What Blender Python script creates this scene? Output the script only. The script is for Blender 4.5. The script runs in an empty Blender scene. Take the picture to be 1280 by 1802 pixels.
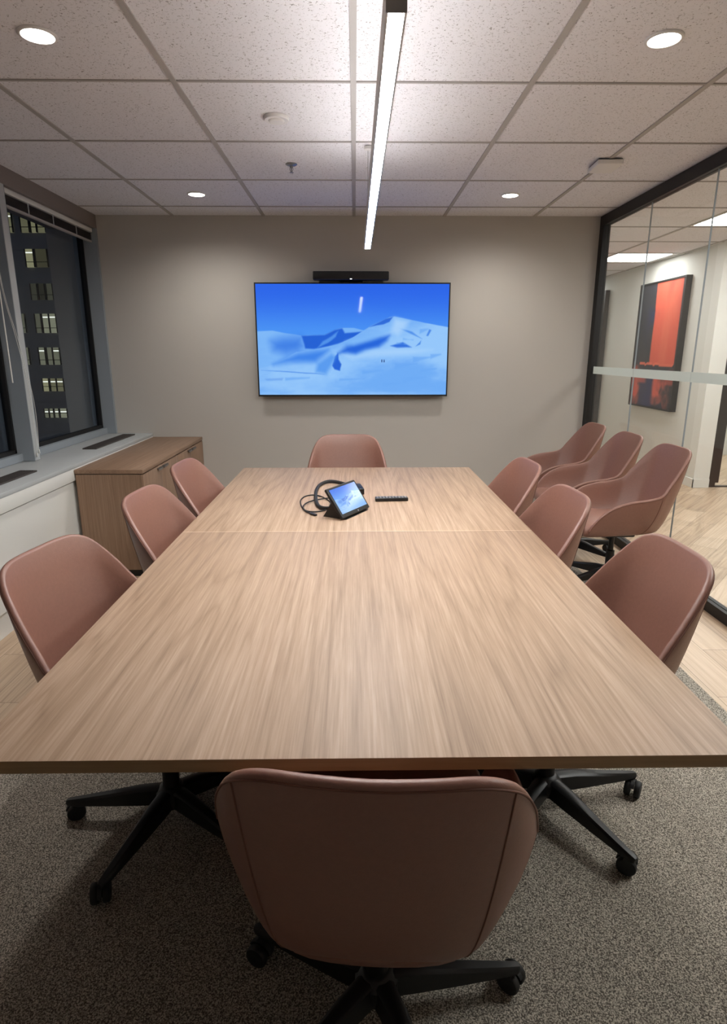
import bpy, bmesh, math, random
import numpy as np
from mathutils import Vector, Matrix, Euler
random.seed(7)
PI = math.pi
SC = bpy.context.scene
COL = SC.collection

# ------------------------------------------------------------------ helpers
def srgb(r, g, b):
    f = lambda c: (c/12.92 if c <= .04045 else ((c+.055)/1.055)**2.4)
    return (f(r/255), f(g/255), f(b/255), 1)

def new_mat(name):
    m = bpy.data.materials.new(name); m.use_nodes = True
    nt = m.node_tree; nt.nodes.clear()
    out = nt.nodes.new('ShaderNodeOutputMaterial')
    return m, nt, out

def N(nt, t, **kw):
    n = nt.nodes.new(t)
    for k, v in kw.items():
        if hasattr(n, k): setattr(n, k, v)
    return n

def pmat(name, col, rough=.5, metal=0., noise=0., nscale=40., bump=0., bscale=200., spec=.5, coat=0.):
    m, nt, out = new_mat(name)
    p = N(nt, 'ShaderNodeBsdfPrincipled'); nt.links.new(p.outputs[0], out.inputs[0])
    p.inputs['Base Color'].default_value = col
    p.inputs['Roughness'].default_value = rough
    p.inputs['Metallic'].default_value = metal
    p.inputs['Specular IOR Level'].default_value = spec
    p.inputs['Coat Weight'].default_value = coat
    tc = N(nt, 'ShaderNodeTexCoord')
    if noise:
        nz = N(nt, 'ShaderNodeTexNoise'); nz.inputs['Scale'].default_value = nscale; nz.inputs['Detail'].default_value = 4
        nt.links.new(tc.outputs['Object'], nz.inputs['Vector'])
        mr = N(nt, 'ShaderNodeMapRange'); mr.inputs[1].default_value = .3; mr.inputs[2].default_value = .7
        mr.inputs[3].default_value = 1-noise; mr.inputs[4].default_value = 1+noise
        nt.links.new(nz.outputs[0], mr.inputs[0])
        vm = N(nt, 'ShaderNodeVectorMath', operation='SCALE'); vm.inputs[0].default_value = col[:3]
        nt.links.new(mr.outputs[0], vm.inputs['Scale']); nt.links.new(vm.outputs[0], p.inputs['Base Color'])
    if bump:
        nb = N(nt, 'ShaderNodeTexNoise'); nb.inputs['Scale'].default_value = bscale; nb.inputs['Detail'].default_value = 3
        nt.links.new(tc.outputs['Object'], nb.inputs['Vector'])
        b = N(nt, 'ShaderNodeBump'); b.inputs['Strength'].default_value = bump; b.inputs['Distance'].default_value = .002
        nt.links.new(nb.outputs[0], b.inputs['Height']); nt.links.new(b.outputs[0], p.inputs['Normal'])
    return m

def emat(name, col, strength):
    m, nt, out = new_mat(name)
    e = N(nt, 'ShaderNodeEmission'); e.inputs[0].default_value = col; e.inputs[1].default_value = strength
    nt.links.new(e.outputs[0], out.inputs[0]); return m

def wood_mat(name, stops, axis='Y', fine=70., rough=.4, planks=None, rot=0., contrast=1., ringamp=1., coat=0.):
    """straight-grained wood: stretched noise streaks plus distorted cathedral rings"""
    m, nt, out = new_mat(name); L = nt.links.new
    p = N(nt, 'ShaderNodeBsdfPrincipled'); L(p.outputs[0], out.inputs[0])
    p.inputs['Roughness'].default_value = rough; p.inputs['Coat Weight'].default_value = coat
    p.inputs['Coat Roughness'].default_value = .3
    tc = N(nt, 'ShaderNodeTexCoord'); mp = N(nt, 'ShaderNodeMapping')
    L(tc.outputs['Object'], mp.inputs[0])
    mp.inputs['Rotation'].default_value = {'Y': (0, 0, rot), 'X': (0, 0, PI/2+rot), 'Z': (PI/2, 0, 0)}[axis]
    base = mp.outputs[0]
    if planks:
        br = N(nt, 'ShaderNodeTexBrick'); br.offset = .37; br.offset_frequency = 2
        r2 = N(nt, 'ShaderNodeMapping'); r2.inputs['Rotation'].default_value = (0, 0, PI/2); L(base, r2.inputs[0])
        L(r2.outputs[0], br.inputs['Vector'])
        br.inputs['Color1'].default_value = (0, 0, 0, 1); br.inputs['Color2'].default_value = (1, 1, 1, 1)
        br.inputs['Mortar'].default_value = (.5, .5, .5, 1)
        br.inputs['Scale'].default_value = 1; br.inputs['Brick Width'].default_value = planks[0]
        br.inputs['Row Height'].default_value = planks[1]; br.inputs['Mortar Size'].default_value = .0012
        br.inputs['Bias'].default_value = 0
        sc = N(nt, 'ShaderNodeVectorMath', operation='SCALE'); L(br.outputs['Color'], sc.inputs[0]); sc.inputs['Scale'].default_value = 17.3
        ad = N(nt, 'ShaderNodeVectorMath', operation='ADD'); L(base, ad.inputs[0]); L(sc.outputs[0], ad.inputs[1]); base = ad.outputs[0]
    def streak(sx, sy, det, dist=0.):
        mm = N(nt, 'ShaderNodeMapping'); mm.inputs['Scale'].default_value = (sx, sy, sx*.6)
        L(base, mm.inputs[0]); nz = N(nt, 'ShaderNodeTexNoise'); nz.inputs['Scale'].default_value = 1
        nz.inputs['Detail'].default_value = det; nz.inputs['Distortion'].default_value = dist; nz.inputs['Roughness'].default_value = .6
        L(mm.outputs[0], nz.inputs['Vector']); return nz.outputs[0]
    a = streak(fine*2.6, fine*.06, 5); b = streak(fine*.8, fine*.016, 4, .4); c = streak(3.2, .35, 2)
    # cathedral rings from the contour lines of a broad stretched noise
    cc = streak(4.2, .20, 1.5, .25)
    mu = N(nt, 'ShaderNodeMath', operation='MULTIPLY'); L(cc, mu.inputs[0]); mu.inputs[1].default_value = 44.
    fr = N(nt, 'ShaderNodeMath', operation='PINGPONG'); L(mu.outputs[0], fr.inputs[0]); fr.inputs[1].default_value = 1.
    pwr = N(nt, 'ShaderNodeMath', operation='POWER'); L(fr.outputs[0], pwr.inputs[0]); pwr.inputs[1].default_value = 3.0
    def scale_add(x, w, prev=None):
        q = N(nt, 'ShaderNodeMath', operation='MULTIPLY_ADD'); L(x, q.inputs[0]); q.inputs[1].default_value = w
        if prev is None: q.inputs[2].default_value = 0
        else: L(prev, q.inputs[2])
        return q.outputs[0]
    s = scale_add(a, .52*contrast); s = scale_add(b, .34*contrast, s); s = scale_add(c, .28*contrast, s); s = scale_add(pwr.outputs[0], -.20*ringamp, s)
    off = .5 - .5*(1.14*contrast) + .05*ringamp
    q = N(nt, 'ShaderNodeMath', operation='ADD'); L(s, q.inputs[0]); q.inputs[1].default_value = off
    s = q.outputs[0]
    if planks:
        sep = N(nt, 'ShaderNodeSeparateColor'); L(br.outputs['Color'], sep.inputs[0])
        s = scale_add(sep.outputs[0], .22, s)
        q = N(nt, 'ShaderNodeMath', operation='ADD'); L(s, q.inputs[0]); q.inputs[1].default_value = -.11; s = q.outputs[0]
    cr = N(nt, 'ShaderNodeValToRGB'); L(s, cr.inputs[0])
    el = cr.color_ramp.elements
    while len(el) < len(stops): el.new(.5)
    for e, (pos, col) in zip(el, stops): e.position = pos; e.color = col
    colr = cr.outputs[0]
    if planks:
        mx = N(nt, 'ShaderNodeMix', data_type='RGBA'); L(br.outputs['Fac'], mx.inputs[0]); L(colr, mx.inputs[6])
        mx.inputs[7].default_value = tuple(x*.55 for x in stops[0][1][:3])+(1,); colr = mx.outputs[2]
    L(colr, p.inputs['Base Color'])
    return m

def speckle_mat(name, c0, c1, scale, rough=.95, bump=.6, big=0.):
    m, nt, out = new_mat(name); L = nt.links.new
    p = N(nt, 'ShaderNodeBsdfPrincipled'); L(p.outputs[0], out.inputs[0]); p.inputs['Roughness'].default_value = rough
    p.inputs['Specular IOR Level'].default_value = .1
    tc = N(nt, 'ShaderNodeTexCoord')
    a = N(nt, 'ShaderNodeTexNoise'); a.inputs['Scale'].default_value = scale; a.inputs['Detail'].default_value = 2; a.inputs['Roughness'].default_value = .75
    b = N(nt, 'ShaderNodeTexVoronoi'); b.inputs['Scale'].default_value = scale*.9
    L(tc.outputs['Object'], a.inputs['Vector']); L(tc.outputs['Object'], b.inputs['Vector'])
    mx = N(nt, 'ShaderNodeMath', operation='MULTIPLY_ADD'); L(b.outputs['Distance'], mx.inputs[0]); mx.inputs[1].default_value = -.35; L(a.outputs[0], mx.inputs[2])
    cr = N(nt, 'ShaderNodeValToRGB'); L(mx.outputs[0], cr.inputs[0])
    cr.color_ramp.elements[0].position = .22; cr.color_ramp.elements[0].color = c0
    cr.color_ramp.elements[1].position = .50; cr.color_ramp.elements[1].color = c1
    L(cr.outputs[0], p.inputs['Base Color'])
    bm_ = N(nt, 'ShaderNodeBump'); bm_.inputs['Strength'].default_value = bump; bm_.inputs['Distance'].default_value = .004
    L(mx.outputs[0], bm_.inputs['Height']); L(bm_.outputs[0], p.inputs['Normal'])
    return m

def attr_mat(name, strength=None, rough=.6, coat=0.):
    """colours come from the mesh's own colour attribute (a picture on a screen or canvas)"""
    m, nt, out = new_mat(name); L = nt.links.new
    at = N(nt, 'ShaderNodeVertexColor'); at.layer_name = 'picture'
    p = N(nt, 'ShaderNodeBsdfPrincipled'); L(p.outputs[0], out.inputs[0]); p.inputs['Roughness'].default_value = rough
    if strength is None: L(at.outputs[0], p.inputs['Base Color'])
    else:
        p.inputs['Base Color'].default_value = (.004, .004, .005, 1)
        p.inputs['Specular IOR Level'].default_value = .05; L(at.outputs[0], p.inputs['Emission Color']); p.inputs['Emission Strength'].default_value = strength
    p.inputs['Coat Weight'].default_value = coat
    return m

# --- mesh building
def link(name, me, mat=None, parent=None, smooth=False, mats=None):
    o = bpy.data.objects.new(name, me); COL.objects.link(o)
    for mm in (mats or ([mat] if mat else [])): me.materials.append(mm)
    if smooth:
        me.shade_smooth()
    if parent is not None: o.parent = parent
    return o

def from_bm(name, bm, mat=None, parent=None, smooth=False, mats=None, auto=None):
    bmesh.ops.recalc_face_normals(bm, faces=bm.faces)
    me = bpy.data.meshes.new(name); bm.to_mesh(me); bm.free()
    o = link(name, me, mat, parent, False, mats)
    if smooth:
        me.shade_smooth()
        if auto: me.set_sharp_from_angle(angle=math.radians(auto))
    return o

def bx(bm, x0, x1, y0, y1, z0, z1, bevel=0., seg=2, mi=0, M=None):
    r = bmesh.ops.create_cube(bm, size=1)
    vs = r['verts']
    for v in vs:
        v.co = Vector((x0+(v.co.x+.5)*(x1-x0), y0+(v.co.y+.5)*(y1-y0), z0+(v.co.z+.5)*(z1-z0)))
    fs = set(f for v in vs for f in v.link_faces)
    if bevel:
        es = list(set(e for v in vs for e in v.link_edges))
        rr = bmesh.ops.bevel(bm, geom=es, offset=bevel, segments=seg, affect='EDGES', profile=.5)
        fs = set(rr['faces']) | set(f for f in fs if f.is_valid)
        vs = list(set(v for f in fs for v in f.verts))
    if mi:
        for f in fs: f.material_index = mi
    if M is not None:
        for v in vs: v.co = M @ v.co
    return vs

def box(name, x0, x1, y0, y1, z0, z1, mat, parent=None, bevel=0., seg=2):
    bm = bmesh.new(); bx(bm, x0, x1, y0, y1, z0, z1, bevel, seg)
    return from_bm(name, bm, mat, parent, smooth=bool(bevel), auto=40)

def ring_strip(bm, rings, closed=True, cap0=False, cap1=False):
    vr = [[bm.verts.new(p) for p in r] for r in rings]
    for a, b in zip(vr[:-1], vr[1:]):
        n = len(a)
        for i in range(n if closed else n-1):
            j = (i+1) % n
            bm.faces.new((a[i], a[j], b[j], b[i]))
    if cap0: bm.faces.new(vr[0])
    if cap1: bm.faces.new(vr[-1])
    return vr

def lathe(bm, prof, c=(0, 0, 0), axis='Z', seg=24):
    """prof: (radius, height) pairs"""
    rings = []
    for r, h in prof:
        rr = []
        for i in range(seg):
            a = 2*PI*i/seg; u, v = max(r, 1e-5)*math.cos(a), max(r, 1e-5)*math.sin(a)
            p = {'Z': (u, v, h), 'X': (h, u, v), 'Y': (u, h, v)}[axis]
            rr.append(Vector(p)+Vector(c))
        rings.append(rr)
    ring_strip(bm, rings, True, prof[0][0] > 1e-4, prof[-1][0] > 1e-4)

def catmull(pts, n, closed=False):
    P = [Vector(p) for p in pts]; out = []
    m = len(P)
    segs = m if closed else m-1
    for s in range(segs):
        if closed: p0, p1, p2, p3 = P[(s-1) % m], P[s], P[(s+1) % m], P[(s+2) % m]
        else: p0, p1, p2, p3 = P[max(s-1, 0)], P[s], P[s+1], P[min(s+2, m-1)]
        for k in range(n):
            t = k/n
            out.append(.5*((2*p1)+(-p0+p2)*t+(2*p0-5*p1+4*p2-p3)*t*t+(-p0+3*p1-3*p2+p3)*t**3))
    if not closed: out.append(P[-1].copy())
    return out

def tube(bm, pts, r, seg=8, closed=False, rad=None):
    P = [Vector(p) for p in pts]; m = len(P); rings = []
    T = []
    for i in range(m):
        a, b = (P[(i-1) % m], P[(i+1) % m]) if closed else (P[max(i-1, 0)], P[min(i+1, m-1)])
        T.append((b-a).normalized())
    n = T[0].orthogonal().normalized()
    for i in range(m):
        n = (n - T[i]*n.dot(T[i])).normalized(); bb = T[i].cross(n)
        rr = rad[i] if rad else r
        rings.append([P[i]+rr*(math.cos(2*PI*k/seg)*n+math.sin(2*PI*k/seg)*bb) for k in range(seg)])
    ring_strip(bm, rings+([rings[0]] if closed else []), True, not closed, not closed)

def tag(o, label=None, cat=None, group=None, kind=None):
    if label: o['label'] = label
    if cat: o['category'] = cat
    if group: o['group'] = group
    if kind: o['kind'] = kind
    return o

def thing(name, label, cat, loc=(0, 0, 0), rz=0, group=None):
    o = bpy.data.objects.new(name, None); COL.objects.link(o)
    o.empty_display_size = .1
    o.location = loc; o.rotation_euler = (0, 0, rz)
    return tag(o, label, cat, group)

def struct(o, label=None, cat=None):
    o['kind'] = 'structure'
    return tag(o, label, cat)

KIDS = {}
def copy_tree(o, parent=None):
    c = o.copy(); COL.objects.link(c)
    if parent is not None: c.parent = parent
    for ch in list(o.children): copy_tree(ch, c)
    return c

# ------------------------------------------------------------------ materials
M = {}
M['wall'] = pmat('wall_paint', srgb(184, 180, 173), .85, bump=.06, bscale=300)
M['white'] = pmat('white_paint', srgb(222, 222, 216), .6)
M['sill'] = pmat('sill_paint', srgb(176, 180, 180), .5)
M['tee'] = pmat('ceiling_tee_paint', srgb(172, 168, 164), .6)
M['metal_grey'] = pmat('grey_window_metal', srgb(146, 154, 160), .5, .1)
M['dark_metal'] = pmat('dark_blind_metal', srgb(70, 64, 60), .5, .2)
M['black'] = pmat('black_metal', srgb(9, 9, 11), .5)
M['black_plastic'] = pmat('black_plastic', srgb(17, 17, 18), .42, bump=.1, bscale=600)
M['rubber'] = pmat('black_rubber', srgb(24, 24, 25), .6)
M['gasket'] = pmat('black_gasket', srgb(10, 10, 11), .7)
M['leather'] = pmat('brown_leather', srgb(134, 93, 79), .43, noise=.05, nscale=90, bump=.18, bscale=420, spec=.75)
M['thread'] = pmat('leather_piping', srgb(112, 74, 59), .6)
M['alu'] = pmat('brushed_aluminium', srgb(178, 174, 168), .35, .8, noise=.06, nscale=120)
M['steel'] = pmat('steel', srgb(150, 150, 150), .3, .9)
M['corridor_wall'] = pmat('corridor_paint', srgb(214, 214, 208), .85)
M['white_plastic'] = pmat('white_plastic', srgb(226, 224, 222), .5)
M['door_dark'] = pmat('dark_door_frame', srgb(38, 34, 32), .5)
M['facade'] = pmat('facade_concrete', srgb(150, 150, 150), .9, noise=.08, nscale=.6)
M['column'] = pmat('facade_column', srgb(22, 28, 54), .8)
M['carpet'] = speckle_mat('grey_carpet', srgb(92, 87, 80), srgb(212, 204, 190), 270)
M['table_wood'] = wood_mat('table_laminate', [(.2, srgb(122, 97, 77)), (.5, srgb(166, 140, 117)), (.8, srgb(198, 174, 153))], 'Y', 75., .5, contrast=1.0, ringamp=.6, coat=.0)
M['cab_wood'] = wood_mat('cabinet_laminate', [(.2, srgb(112, 86, 66)), (.5, srgb(140, 112, 90)), (.8, srgb(164, 136, 112))], 'Z', 75., .5, contrast=1.0, ringamp=.5)
M['cab_top'] = wood_mat('cabinet_top_laminate', [(.2, srgb(112, 86, 66)), (.5, srgb(140, 112, 90)), (.8, srgb(164, 136, 112))], 'Y', 75., .5, contrast=1.0, ringamp=.5)
M['edge_wood'] = wood_mat('table_edge_band', [(.2, srgb(118, 92, 62)), (.5, srgb(146, 118, 84)), (.8, srgb(166, 138, 104))], 'X', 75., .5, contrast=1.0, ringamp=.2)
fl = [(.15, srgb(138, 112, 90)), (.5, srgb(188, 164, 138)), (.85, srgb(216, 196, 172))]
M['floor_wood'] = wood_mat('floor_planks', fl, 'Y', 30., .4, planks=(1.2, .18), contrast=1.15, ringamp=.8)
M['floor_wood_hall'] = wood_mat('hall_planks', fl, 'Y', 30., .4, planks=(1.2, .18), rot=math.radians(42), contrast=1.15, ringamp=.8)

def tile_mat():
    m, nt, out = new_mat('mineral_tile'); L = nt.links.new
    p = N(nt, 'ShaderNodeBsdfPrincipled'); L(p.outputs[0], out.inputs[0]); p.inputs['Roughness'].default_value = .95
    p.inputs['Specular IOR Level'].default_value = .1
    tc = N(nt, 'ShaderNodeTexCoord')
    n1 = N(nt, 'ShaderNodeTexNoise'); n1.inputs['Scale'].default_value = 110; n1.inputs['Detail'].default_value = 2; n1.inputs['Distortion'].default_value = 1.2
    L(tc.outputs['Object'], n1.inputs['Vector'])
    cr = N(nt, 'ShaderNodeValToRGB'); L(n1.outputs[0], cr.inputs[0])
    e = cr.color_ramp.elements; e[0].position = .31; e[0].color = srgb(160, 157, 156); e[1].position = .40; e[1].color = srgb(233, 232, 236)
    L(cr.outputs[0], p.inputs['Base Color'])
    b = N(nt, 'ShaderNodeBump'); b.inputs['Strength'].default_value = .5; b.inputs['Distance'].default_value = .003
    L(cr.outputs[0], b.inputs['Height']); L(b.outputs[0], p.inputs['Normal'])
    return m
M['tile'] = tile_mat()

def glass_mat(name, tint=(1, 1, 1, 1), ior=1.45, rough=0.0, boost=1.0):
    m, nt, out = new_mat(name); L = nt.links.new
    t = N(nt, 'ShaderNodeBsdfTransparent'); t.inputs[0].default_value = tint
    g = N(nt, 'ShaderNodeBsdfGlossy'); g.inputs['Roughness'].default_value = rough
    # Schlick reflectance from the facing angle (the same on both faces of the pane)
    f = N(nt, 'ShaderNodeLayerWeight'); f.inputs['Blend'].default_value = .5
    pw = N(nt, 'ShaderNodeMath', operation='POWER'); L(f.outputs['Facing'], pw.inputs[0]); pw.inputs[1].default_value = 5
    f0 = ((ior-1)/(ior+1))**2
    mu = N(nt, 'ShaderNodeMath', operation='MULTIPLY_ADD'); mu.inputs[1].default_value = (1-f0)*boost; mu.inputs[2].default_value = f0*boost; mu.use_clamp = True; L(pw.outputs[0], mu.inputs[0])
    mx = N(nt, 'ShaderNodeMixShader'); L(mu.outputs[0], mx.inputs[0]); L(t.outputs[0], mx.inputs[1]); L(g.outputs[0], mx.inputs[2])
    L(mx.outputs[0], out.inputs[0]); return m
M['glass'] = glass_mat('clear_glass', (.97, .98, .975, 1))
M['win_glass'] = glass_mat('window_glass', (.8, .83, .86, 1), 1.5, boost=.6)
def frost_mat():
    m, nt, out = new_mat('frosted_film'); L = nt.links.new
    a = N(nt, 'ShaderNodeBsdfDiffuse'); a.inputs[0].default_value = srgb(214, 220, 216)
    b = N(nt, 'ShaderNodeBsdfTranslucent'); b.inputs[0].default_value = srgb(224, 230, 226)
    mx = N(nt, 'ShaderNodeMixShader'); mx.inputs[0].default_value = .4
    L(a.outputs[0], mx.inputs[1]); L(b.outputs[0], mx.inputs[2])
    t = N(nt, 'ShaderNodeBsdfTransparent')
    m2 = N(nt, 'ShaderNodeMixShader'); m2.inputs[0].default_value = .12
    L(mx.outputs[0], m2.inputs[1]); L(t.outputs[0], m2.inputs[2]); L(m2.outputs[0], out.inputs[0]); return m
M['frost'] = frost_mat()

M['led_strip'] = emat('light_strip', (1, .98, .96, 1), 112)
M['led_up'] = emat('uplight_strip', (1, .98, .98, 1), 25)
M['lens'] = emat('downlight_lens', (1, .95, .88, 1), 14)
M['panel_dim'] = emat('dim_panel_diffuser', (1, .99, .96, 1), 12)
M['panel_light'] = emat('panel_diffuser', (1, .99, .96, 1), 25)

# ------------------------------------------------------------------ camera
F_PX, PITCH, YAW, ROLL, CAM_H = 1069.12, .25660, .01383, -.0003, 1.4931
cp, sp, cy, sy = math.cos(PITCH), math.sin(PITCH), math.cos(YAW), math.sin(YAW)
fwd = Vector((sy*cp, cy*cp, -sp)); rt = Vector((cy, -sy, 0)); up = rt.cross(fwd)
cr_, sr_ = math.cos(ROLL), math.sin(ROLL)
rt, up = cr_*rt+sr_*up, -sr_*rt+cr_*up
cam_d = bpy.data.cameras.new('camera'); cam = bpy.data.objects.new('camera', cam_d); COL.objects.link(cam)
cam_d.sensor_fit = 'HORIZONTAL'; cam_d.sensor_width = 36; cam_d.lens = 36*F_PX/1280
cam_d.clip_start = .02; cam_d.clip_end = 300
mw = Matrix((rt, up, -fwd)).transposed().to_4x4(); mw.translation = (0, 0, CAM_H)
cam.matrix_world = mw
SC.camera = cam

# ------------------------------------------------------------------ room shell
CEIL, WY, XL, XR, YB = 2.605, 5.584, -2.17, 2.12, -1.7
GX, GY, T = -.0018, 2.964, .762
HX, HY = 3.85, 6.73          # hall wall plane, jog

# floors
struct(box('floor', -2.6, 2.12, YB, WY, -.05, 0, M['floor_wood']))
struct(box('floor', 2.12, 6.2, YB, 12.2, -.05, 0, M['floor_wood_hall']))
struct(box('floor', -1.43, 1.585, YB+.01, 4.75, 0, .006, M['carpet']))

# ceiling: tile panels + tees
def ceiling(name, x0, x1, y0, y1):
    bm = bmesh.new(); bx(bm, x0, x1, y0, y1, CEIL+.004, CEIL+.06)
    o = struct(from_bm(name, bm, M['tile']))
    bm = bmesh.new()
    k = math.ceil((x0-GX)/T)
    while GX+k*T < x1:
        x = GX+k*T; bx(bm, max(x-.0125, x0), min(x+.0125, x1), y0, y1, CEIL-.002, CEIL+.02); k += 1
    k = math.ceil((y0-GY)/T)
    while GY+k*T < y1:
        y = GY+k*T; bx(bm, x0, x1, y-.0065, y+.0065, CEIL-.0015, CEIL+.02); k += 1
    from_bm('ceiling_grid', bm, M['tee'], o)
    return o
ceiling('ceiling', -2.6, 2.12, YB, WY)
ceiling('ceiling', 2.12, 6.2, YB, 12.2)

# walls
struct(box('wall_back', -2.6, 2.16, WY, WY+.15, 0, CEIL+.05, M['wall']))
struct(box('wall_front', -2.6, 6.2, YB-.15, YB, 0, CEIL+.05, M['wall']))
W_Z0, W_Z1 = .80, 2.50
bm = bmesh.new()
bx(bm, XL-.4, XL, YB, WY, W_Z1, CEIL+.05)             # head above the windows
bx(bm, XL-.4, XL, YB, 2.55, 0, W_Z1)                  # solid stretch nearer the camera
bx(bm, XL-.4, XL-.02, 2.55, WY, 0, .76)               # behind the convector
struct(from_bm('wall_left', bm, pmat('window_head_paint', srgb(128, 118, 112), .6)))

# convector casing with sill
bm = bmesh.new()
bx(bm, XL-.02, -1.87, 2.0, WY, .15, .665, .003)
cas = struct(from_bm('trim_1', bm, M['white'], None), None)
box('sill_board', XL-.12, -1.85, 2.0, WY, .755, .782, M['sill'], cas, .002)
box('fascia', XL-.02, -1.852, 2.0, WY, .675, .755, M['white'], cas, .002)
struct(box('baseboard_left', XL-.02, -1.905, 2.0, WY, 0, .14, M['white']))
def grille(y0, y1, label):
    g = thing('sill_grille', label, 'vent', (-2.02, (y0+y1)/2, .782), 0, 'air grilles in the window sill')
    h = (y1-y0)/2
    bm = bmesh.new(); bx(bm, -.05, .05, -h, h, 0, .003); from_bm('slot_plate', bm, M['gasket'], g)
    bm = bmesh.new()
    for i in range(6): bx(bm, -.046+i*.0165, -.038+i*.0165, -h+.004, h-.004, .003, .008)
    from_bm('slats', bm, M['dark_metal'], g)
    bm = bmesh.new()
    bx(bm, -.053, -.048, -h, h, 0, .009); bx(bm, .048, .053, -h, h, 0, .009)
    bx(bm, -.053, .053, -h-.004, -h, 0, .009); bx(bm, -.053, .053, h, h+.004, 0, .009)
    from_bm('rim', bm, M['dark_metal'], g)
grille(4.62, 5.45, 'long dark slotted air grille in the sill beside the wooden cabinet')
grille(2.75, 3.72, 'long dark slotted air grille in the sill nearest the camera')

# windows
GXW = -2.305
def window(name, y0, y1, jamb0, jamb1):
    """jamb0 / jamb1 = mullion widths at the near / far side"""
    bm = bmesh.new()
    bx(bm, GXW-.06, XL+.002, y0, y0+jamb0, .784, W_Z1)
    bx(bm, GXW-.06, XL+.002, y1-jamb1, y1, .784, W_Z1)
    bx(bm, GXW-.06, GXW+.06, y0+jamb0, y1-jamb1, .784, .835)
    bx(bm, GXW-.06, GXW+.06, y0+jamb0, y1-jamb1, W_Z1-.04, W_Z1)
    o = struct(from_bm(name, bm, M['metal_grey']))
    a, b = y0+jamb0, y1-jamb1
    bm = bmesh.new()
    for (p, q, r, s) in ((a, a+.018, .835, W_Z1-.04), (b-.018, b, .835, W_Z1-.04), (a, b, .835, .86), (a, b, W_Z1-.065, W_Z1-.04)):
        bx(bm, GXW-.02, GXW+.025, p, q, r, s)
    from_bm('gasket', bm, M['gasket'], o)
    bm = bmesh.new(); bx(bm, GXW-.004, GXW+.002, a, b, .835, W_Z1-.04); from_bm('window_pane', bm, M['win_glass'], o)
    return o
window('window_1', 4.175, 5.582, .001, .035)
window('window_2', 2.55, 4.172, .03, .075)
bm = bmesh.new(); bx(bm, XL-.02, XL+.004, 4.10, 4.168, .784, W_Z1, .002)  # paler strip: light on the room-facing side of the mullion, put into the colour
struct(from_bm('trim_lit_face', bm, M['sill']))

def blind(name, y0, y1, tapes, label, wand=None, cords=None):
    t = thing(name, label, 'blind', (XL-.045, (y0+y1)/2, W_Z1), 0, 'raised venetian blinds')
    h = (y1-y0)/2
    box('headrail', -.022, .022, -h, h, -.034, -.002, M['white'], t, .002)
    bm = bmesh.new()
    for i in range(9): bx(bm, -.0125, .0125, -h+.004, h-.004, -.042-.006*i-.0022, -.042-.006*i)
    from_bm('slats', bm, M['dark_metal'], t)
    box('bottom_rail', -.014, .014, -h+.003, h-.003, -.112, -.098, M['tee'], t, .003)
    for y in tapes:
        bm = bmesh.new(); bx(bm, .0126, .0142, y-(y0+y1)/2-.006, y-(y0+y1)/2+.006, -.105, -.034); from_bm('ladder_tape', bm, M['sill'], t)
    if wand:
        bm = bmesh.new(); tube(bm, [(.045, wand-(y0+y1)/2, -.02), (.066, wand-(y0+y1)/2, -.05), (.066, wand-(y0+y1)/2, -1.19)], .0045, 8)
        from_bm('wand', bm, M['white'], t, True, auto=50)
    if cords:
        for k, pts in enumerate(cords):
            P = catmull([(p[0]-(XL-.045), p[1]-(y0+y1)/2, p[2]-W_Z1) for p in pts], 8)
            bm = bmesh.new(); tube(bm, P, .0016, 6)
            lathe(bm, [(.001, .0), (.005, -.004), (.007, -.028), (.001, -.03)], P[-1], 'Z', 10)
            from_bm('cord', bm, M['white'], t, True)
    return t
blind('venetian_blind', 4.20, 5.54, (4.52, 4.87, 5.25), 'raised dark slatted blind above the window by the cabinet corner')
blind('venetian_blind', 2.60, 4.085, (2.9, 3.35, 3.8), 'raised blind of the window nearest the camera with hanging wand and cords', 3.925,
      [[(-2.15, 3.94, 2.46), (-2.15, 3.955, 1.9), (-2.148, 4.03, 1.6), (-2.146, 4.10, 1.28), (-2.146, 4.105, 1.0), (-2.15, 4.10, .84)],
       [(-2.15, 3.95, 2.46), (-2.15, 3.965, 1.9), (-2.146, 4.06, 1.55), (-2.144, 4.135, 1.22), (-2.144, 4.14, 1.02), (-2.148, 4.128, .86)]])

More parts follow.
